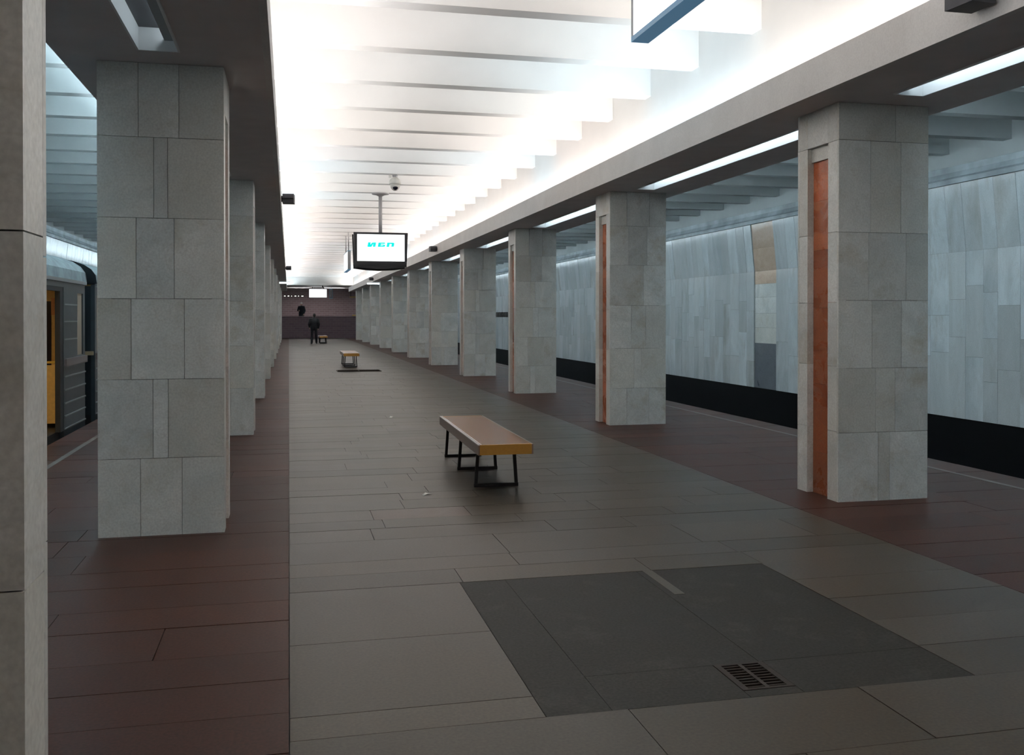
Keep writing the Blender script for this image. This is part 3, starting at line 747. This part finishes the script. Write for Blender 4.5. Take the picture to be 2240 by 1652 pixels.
def scrap(loc, sx, sy, rz, label):
    bm = bmesh.new()
    vs_ = [bm.verts.new(p) for p in ((-sx, -sy, 0.001), (0, -sy*.7, 0.012), (sx, -sy*.3, 0.002), (sx*.7, sy, 0.003), (-sx*.1, sy*.8, 0.016), (-sx*.8, sy*.6, 0.001))]
    bm.faces.new((vs_[0], vs_[1], vs_[4], vs_[5])); bm.faces.new((vs_[1], vs_[2], vs_[3], vs_[4]))
    me = bpy.data.meshes.new('paper_scrap'); bm.to_mesh(me); bm.free(); me.materials.append(MATS['paper'])
    o = bpy.data.objects.new('paper_scrap', me); col.objects.link(o); o.location = loc; o.rotation_euler = (0, 0, rz)
    md = o.modifiers.new('thickness', 'SOLIDIFY'); md.thickness = 0.0006
    tag(o, label, 'paper', 'litter on the floor')
scrap((1.17, 8.33, 0.001), 0.045, 0.03, 0.3, 'small white paper scrap on the floor left of the nearest bench')
scrap((1.55, 14.9, 0.001), 0.05, 0.03, 0.9, 'tiny pale paper scrap on the floor beyond the nearest bench')

# ================================================================== TRAIN
def train_car(label):
    L = 19.2
    r = empty('train_car', (0, 0, 0)); tag(r, label, 'train', 'metro cars at the left platform')
    x1, x0 = 0.0, -2.68           # platform side, far side
    doors = [2.75, 7.35, 11.95, 16.55]; DW = 1.27
    zt = 2.02
    # side walls between the doors
    for side in (0, 1):
        xa, xb = (x1 - 0.06, x1) if side == 0 else (x0, x0 + 0.06)
        seg = [0.0]
        for d_ in doors: seg += [d_, d_ + DW]
        seg.append(L)
        for i in range(0, len(seg), 2):
            a, b = seg[i], seg[i+1]
            p = empty('side_panel', (0, 0, 0)); p.parent = r
            last = i == len(seg) - 2 or i == 0
            m = MB()
            if last:
                wa, wb = (b - 0.52, b - 0.14) if i else (a + 0.14, a + 0.52)
            else: wa, wb = a + 0.35, b - 0.35
            z0, z1 = 0.98, 1.86
            m.box((xa, a, -0.12), (xb, b, z0), 'train_blue').box((xa, a, z1), (xb, b, zt), 'train_blue')
            m.box((xa, a, z0), (xb, wa, z1), 'train_blue').box((xa, wb, z0), (xb, b, z1), 'train_blue')
            m.build('sheet', p)
            xm = (xa + xb) / 2
            MB().box((xm - 0.01, wa, z0), (xm + 0.012, wb, z1), 'train_blind' if last else 'dark_glass').build('window_pane', p)
            o = 1 if side == 0 else -1
            def rib(z, ya, yb_, dx, hz, mat, nm):
                q0, q1 = sorted(((xb if side == 0 else xa), (xb if side == 0 else xa) + o * dx))
                MB().box((q0, ya, z - hz/2), (q1, yb_, z + hz/2), mat).build(nm, p)
            rib(0.91, a + 0.03, b, 0.035, 0.10, 'train_belt', 'belt_rail')
            for z in (0.02, 0.19, 0.36, 0.54, 0.72): rib(z, a + 0.03, b, 0.012, 0.018, 'train_rib', 'rib')
            for z in (1.22, 1.46, 1.69):
                if i: rib(z, a + 0.03, wa - 0.05, 0.012, 0.018, 'train_rib', 'rib')
                if not last or i == 0: rib(z, wb + 0.05, b - 0.03, 0.012, 0.018, 'train_rib', 'rib')
        for d_ in doors:
            f = MB(); f.box((xa, d_, 1.92), (xb, d_ + DW, zt), 'train_blue')
            f.box((xa - 0.01, d_, 0.0), (xb - 0.005, d_ + 0.05, 1.92), 'train_rubber').box((xa - 0.01, d_ + DW - 0.17, 0.0), (xb - 0.005, d_ + DW, 1.92), 'train_rubber')
            f.box((xa, d_ + 0.05, 1.86), (xb - 0.005, d_ + DW - 0.17, 1.92), 'train_rubber')
            f.build('door_frame', r)
            if side == 1:
                dl = empty('door_leaf', (0, 0, 0)); dl.parent = r
                MB().box((xa + 0.01, d_ + 0.05, 0.02), (xb - 0.01, d_ + DW - 0.17, 0.95), 'train_orange').box((xa + 0.01, d_ + 0.05, 1.75), (xb - 0.01, d_ + DW - 0.17, 1.86), 'train_orange').build('leaf_sheet', dl)
                MB().box((xa + 0.02, d_ + 0.05, 0.95), (xb - 0.02, d_ + DW - 0.17, 1.75), 'dark_glass').build('window_pane', dl)
        MB().box(*(((xb, 0, zt - 0.03), (xb + 0.03, L, zt + 0.015)) if side == 0 else ((xa - 0.03, 0, zt - 0.03), (xa, L, zt + 0.015))), 'train_rib').build('gutter', r)
    # roof vault
    pts = []
    n = 14
    for i in range(n + 1):
        t = math.pi * i / n; c_ = -1.34 + 1.37 * math.copysign(abs(math.cos(t)) ** 0.6, math.cos(t)); pts.append((c_, zt + 0.015 + 0.42 * abs(math.sin(t)) ** 0.75))
    ins = [(-1.34 + (p[0] + 1.34) * 0.95, max(zt + 0.015, p[1] - 0.05)) for p in pts[::-1]]
    m = MB(); m.prism(pts[:] + [(p[0], p[1] - 0.0) for p in ins], 'y', 0.051, L - 0.051, 'train_roof'); m.build('roof', r)
    for ye, yo in ((0.0, -1), (L, 1)):
        a, b = sorted((ye + yo * 0.002, ye - yo * 0.05)); MB().prism(pts, 'y', a, b, 'train_dark').build('roof_end', r)
    MB().box((x0 + 0.06, 0.07, zt - 0.02), (x1 - 0.06, L - 0.07, zt + 0.012), 'train_cream').build('inner_ceiling', r)
    for yy in range(1, 19, 3): MB().box((-1.5, yy + 0.0, zt - 0.06), (-1.2, yy + 1.2, zt - 0.0205), 'train_lamp').build('ceiling_lamp', r)
    # floor, skirt, ends
    MB().box((x0 + 0.06, 0.0, -0.14), (x1 - 0.0605, L, 0.0), 'train_rubber').build('car_floor', r)
    MB().box((x0 + 0.2, 0.6, -0.75), (x1 - 0.2, L - 0.6, -0.14), 'train_dark').build('underframe', r)
    for ye, yo in ((0.0, -1), (L, 1)):
        a, b = sorted((ye, ye - yo * 0.06))
        m = MB(); m.box((x0 + 0.06, a, 0.0), (x1 - 0.06, b, zt - 0.021), 'train_dark'); m.build('end_wall', r)
        a, b = sorted((ye - yo * 0.061, ye - yo * 0.075))
        e = MB(); e.box((x0 + 0.07, a, 0.0), (x1 - 0.07, b, zt - 0.021), 'train_cream'); e.build('end_lining', r)
        a, b = sorted((ye - yo * 0.076, ye - yo * 0.085))
        MB().box((-0.62, a, 0.75), (-0.44, b, 1.75), 'dark_glass').build('end_window', r)
        MB().box((-0.44, a, 1.55), (-0.22, b, 1.80), 'train_orange').build('notice_plate', r)
        a, b = sorted((ye, ye + yo * 0.05))
        MB().box((x0 + 0.1, a, 0.93), (x1 - 0.02, b, 0.99), 'rail_beige').build('end_rail', r)
        MB().bar((-0.22, ye - yo * 0.11, 1.02), (-0.22, ye - yo * 0.11, 1.2), 0.02, 0.02, 'iron').bar((-0.22, ye - yo * 0.11, 1.19), (-0.30, ye - yo * 0.11, 1.19), 0.02, 0.02, 'iron').build('end_handle', r)
        # bench seats across the car end
        m = MB(); a, b = sorted((ye - yo * 0.09, ye - yo * 0.95)); m.box((x1 - 0.68, a, 0.36), (x1 - 0.18, b, 0.46), 'train_seat').box((x1 - 0.20, a, 0.46), (x1 - 0.12, b, 0.90), 'train_seat').build('seat', r)
        m = MB(); yy = ye - yo * 0.97
        m.bar((x1 - 0.66, yy, 0.90), (x1 - 0.16, yy, 0.90), 0.03, 0.03, 'brass').bar((x1 - 0.66, yy, 0.0), (x1 - 0.66, yy, zt - 0.03), 0.03, 0.03, 'brass').build('handrail', r)
        m = MB(); m.box((x1 - 0.64, yy - 0.01, 0.06), (x1 - 0.17, yy + 0.01, 0.86), 'train_cream').build('seat_screen', r)
    return r
XT = CX - PE - 0.09
c1 = train_car('open-doored blue-grey metro car with yellow interior at left platform')
c2 = copy_tree(c1); c2['label'] = 'dark end of the next metro car behind the gap'
c1.location = (XT, 15.24 - 19.2, 0.03); c2.location = (XT, 16.0, 0.03)

# ================================================================== PEOPLE
def capsule(bm, a, b, ra, rb, seg=10):
    a, b = Vector(a), Vector(b); d = b - a
    if d.length > 1e-5:
        m = Matrix.Translation((a + b) / 2) @ d.to_track_quat('Z', 'Y').to_matrix().to_4x4()
        bmesh.ops.create_cone(bm, cap_ends=True, segments=seg, radius1=ra, radius2=rb, depth=d.length, matrix=m)
    for p, r_ in ((a, ra), (b, rb)):
        bmesh.ops.create_icosphere(bm, subdivisions=2, radius=r_, matrix=Matrix.Translation(p))
def ellip(bm, c, rx, ry, rz):
    bmesh.ops.create_icosphere(bm, subdivisions=3, radius=1, matrix=Matrix.Translation(c) @ Matrix.Diagonal((rx, ry, rz, 1)))
def remeshed(name, bm, voxel, mat, parent, smooth=4):
    me = bpy.data.meshes.new(name); bm.to_mesh(me); bm.free()
    o = bpy.data.objects.new(name, me); col.objects.link(o)
    m = o.modifiers.new('r', 'REMESH'); m.mode = 'VOXEL'; m.voxel_size = voxel
    m = o.modifiers.new('s', 'SMOOTH'); m.factor = 0.5; m.iterations = smooth
    bpy.context.view_layer.update()
    ev = o.evaluated_get(bpy.context.evaluated_depsgraph_get())
    n = bpy.data.meshes.new_from_object(ev); o.modifiers.clear(); o.data = n
    n.materials.clear(); n.materials.append(MATS[mat])
    for p in n.polygons: p.use_smooth = True
    o.parent = parent
    return o
def person(loc, rz, J, label, jacket, hat, coat_len):
    r = empty('person', loc, rz); tag(r, label, 'person')
    bm = bmesh.new()
    hd = J['head']
    ellip(bm, hd, 0.074, 0.096, 0.118); ellip(bm, hd + Vector((0, 0.03, -0.05)), 0.055, 0.062, 0.075)     # skull, jaw (face towards +y)
    ellip(bm, hd + Vector((0, 0.100, -0.018)), 0.013, 0.022, 0.022)                                        # nose
    for s in (-1, 1): ellip(bm, hd + Vector((s * 0.076, 0.0, -0.01)), 0.012, 0.022, 0.032)                 # ears
    ellip(bm, hd + Vector((0, 0.088, -0.062)), 0.024, 0.010, 0.008)
    capsule(bm, hd + Vector((0, -0.01, -0.06)), J['neck'], 0.054, 0.062)
    ellip(bm, J['chest'], 0.185, 0.115, 0.20); ellip(bm, (J['chest'] + J['hip']) / 2, 0.15, 0.105, 0.2); ellip(bm, J['hip'], 0.17, 0.118, 0.13)
    for s, a in ((-1, 'L'), (1, 'R')):
        sh, el, wr = J['sh' + a], J['el' + a], J['wr' + a]
        capsule(bm, J['neck'] - Vector((0, 0, 0.04)), sh, 0.06, 0.062); capsule(bm, sh, el, 0.055, 0.043); capsule(bm, el, wr, 0.042, 0.028)
        dr = (wr - el).normalized(); sd = Vector((s, 0, 0)); sd = (sd - dr * sd.dot(dr)).normalized(); fw = dr.cross(sd).normalized()
        if fw.y < 0: fw = -fw
        palm = wr + dr * 0.055
        capsule(bm, wr, palm + fw * 0.02, 0.026, 0.026); capsule(bm, wr + dr * 0.02, palm - fw * 0.022, 0.024, 0.022)
        for i, (o_, ln) in enumerate(((0.034, 0.070), (0.012, 0.080), (-0.011, 0.075), (-0.033, 0.060))):
            b0 = palm + dr * 0.02 + fw * o_; k1 = b0 + dr * ln * 0.5 - sd * 0.008; k2 = k1 + dr * ln * 0.45 - sd * 0.022
            capsule(bm, b0, k1, 0.010, 0.009, 8); capsule(bm, k1, k2, 0.009, 0.0075, 8)
        t0 = wr + dr * 0.025 + fw * 0.025; t1 = t0 + dr * 0.03 + fw * 0.028; capsule(bm, t0, t1, 0.012, 0.011, 8); capsule(bm, t1, t1 + dr * 0.028 - sd * 0.005, 0.011, 0.009, 8)
        hp, kn, an, to = J['hp' + a], J['kn' + a], J['an' + a], J['to' + a]
        capsule(bm, hp, kn, 0.085, 0.057); capsule(bm, kn, kn * 0.6 + an * 0.4, 0.055, 0.056); capsule(bm, kn * 0.6 + an * 0.4, an, 0.056, 0.038); capsule(bm, an - Vector((0, 0, .04)), to, 0.035, 0.030)
    remeshed('body', bm, 0.0085, 'skin', r, 3)
    # jacket
    bm = bmesh.new()
    ellip(bm, J['chest'] + Vector((0, 0, 0.02)), 0.225, 0.15, 0.23); ellip(bm, (J['chest'] + J['hip']) / 2, 0.205, 0.148, 0.26)
    hem = J['hip'] + Vector((0, 0, -coat_len)); capsule(bm, J['hip'] + Vector((-.07, 0, .08)), hem + Vector((-.08, 0, .08)), 0.135, 0.135, 14); capsule(bm, J['hip'] + Vector((.07, 0, .08)), hem + Vector((.08, 0, .08)), 0.135, 0.135, 14)
    capsule(bm, J['neck'] + Vector((0, 0, -0.02)), J['neck'] + Vector((0, -0.01, 0.025)), 0.085, 0.078, 14)
    for a in 'LR':
        sh, el, wr = J['sh' + a], J['el' + a], J['wr' + a]
        capsule(bm, J['neck'] - Vector((0, 0, 0.06)), sh, 0.09, 0.085); capsule(bm, sh, el, 0.082, 0.066); capsule(bm, el, el * 0.12 + wr * 0.88, 0.066, 0.050)
    remeshed('jacket', bm, 0.014, jacket, r)
    # trousers
    bm = bmesh.new()
    ellip(bm, J['hip'], 0.185, 0.135, 0.14)
    for a in 'LR':
        hp, kn, an = J['hp' + a], J['kn' + a], J['an' + a]
        capsule(bm, hp, kn, 0.100, 0.076); capsule(bm, kn, an + Vector((0, 0, 0.0)), 0.076, 0.066)
    remeshed('trousers', bm, 0.014, 'trousers_dark', r)
    for a in 'LR':
        bm = bmesh.new(); an, to = J['an' + a], J['to' + a]
        capsule(bm, an + Vector((0, -0.04, -0.035)), to, 0.048, 0.042); capsule(bm, an + Vector((0, -0.05, -0.05)), to + Vector((0, 0.03, -0.01)), 0.04, 0.034)
        remeshed('shoe', bm, 0.009, 'shoe_black', r, 2)
    bm = bmesh.new()
    if hat:
        ellip(bm, hd + Vector((0, -0.005, 0.055)), 0.088, 0.108, 0.082); ellip(bm, hd + Vector((0, 0.09, 0.045)), 0.065, 0.07, 0.012); remeshed('cap', bm, 0.009, 'cap_white', r)
        bm = bmesh.new(); ellip(bm, hd + Vector((0, -0.03, 0.0)), 0.080, 0.080, 0.075); remeshed('hair', bm, 0.009, 'hair_dark', r)
    else:
        ellip(bm, hd + Vector((0, -0.018, 0.028)), 0.083, 0.098, 0.105); ellip(bm, hd + Vector((0, -0.05, -0.02)), 0.07, 0.06, 0.075); remeshed('hair', bm, 0.009, 'hair_dark', r)
    for s in (-1, 1):
        bm = bmesh.new(); ellip(bm, hd + Vector((s * 0.032, 0.083, 0.008)), 0.012, 0.012, 0.009); me = bpy.data.meshes.new('eye'); bm.to_mesh(me); bm.free()
        me.materials.append(MATS['hair_dark']); o = bpy.data.objects.new('eye', me); col.objects.link(o); o.parent = r
    return r
V = Vector
J1 = dict(head=V((0.02, 0.02, 1.635)), neck=V((0, 0, 1.47)), chest=V((0, 0, 1.27)), hip=V((0, 0, 0.95)),
          shL=V((-.20, 0, 1.41)), elL=V((-.29, -.03, 1.13)), wrL=V((-.24, .16, .95)), shR=V((.20, 0, 1.41)), elR=V((.285, -.02, 1.13)), wrR=V((.255, .08, .88)),
          hpL=V((-.09, 0, .92)), knL=V((-.115, .03, .50)), anL=V((-.13, -.02, .085)), toL=V((-.15, .13, .042)),
          hpR=V((.09, 0, .92)), knR=V((.13, .10, .51)), anR=V((.155, .10, .085)), toR=V((.18, .25, .042)))
person((1.43, 57.15, 0), 0.1, J1, 'person in black jacket and dark trousers seen from behind, standing beside the farthest bench', 'jacket_black', False, 0.10)
J2 = dict(head=V((0, 0.03, 1.60)), neck=V((0, 0, 1.44)), chest=V((0, 0, 1.24)), hip=V((0, 0, 0.93)),
          shL=V((-.20, 0, 1.38)), elL=V((-.27, -.04, 1.10)), wrL=V((-.24, .08, .86)), shR=V((.20, 0, 1.38)), elR=V((.27, .04, 1.12)), wrR=V((.10, .22, 1.10)),
          hpL=V((-.09, 0, .90)), knL=V((-.10, .08, .49)), anL=V((-.10, .06, .085)), toL=V((-.11, .21, .042)),
          hpR=V((.09, 0, .90)), knR=V((.10, .02, .49)), anR=V((.11, -.08, .085)), toR=V((.13, .06, .042)))
person((0.93, 74.0, 0.93), math.pi - 0.5, J2, 'person in white cap and dark coat standing behind the brick parapet', 'jacket_navy', True, 0.35)
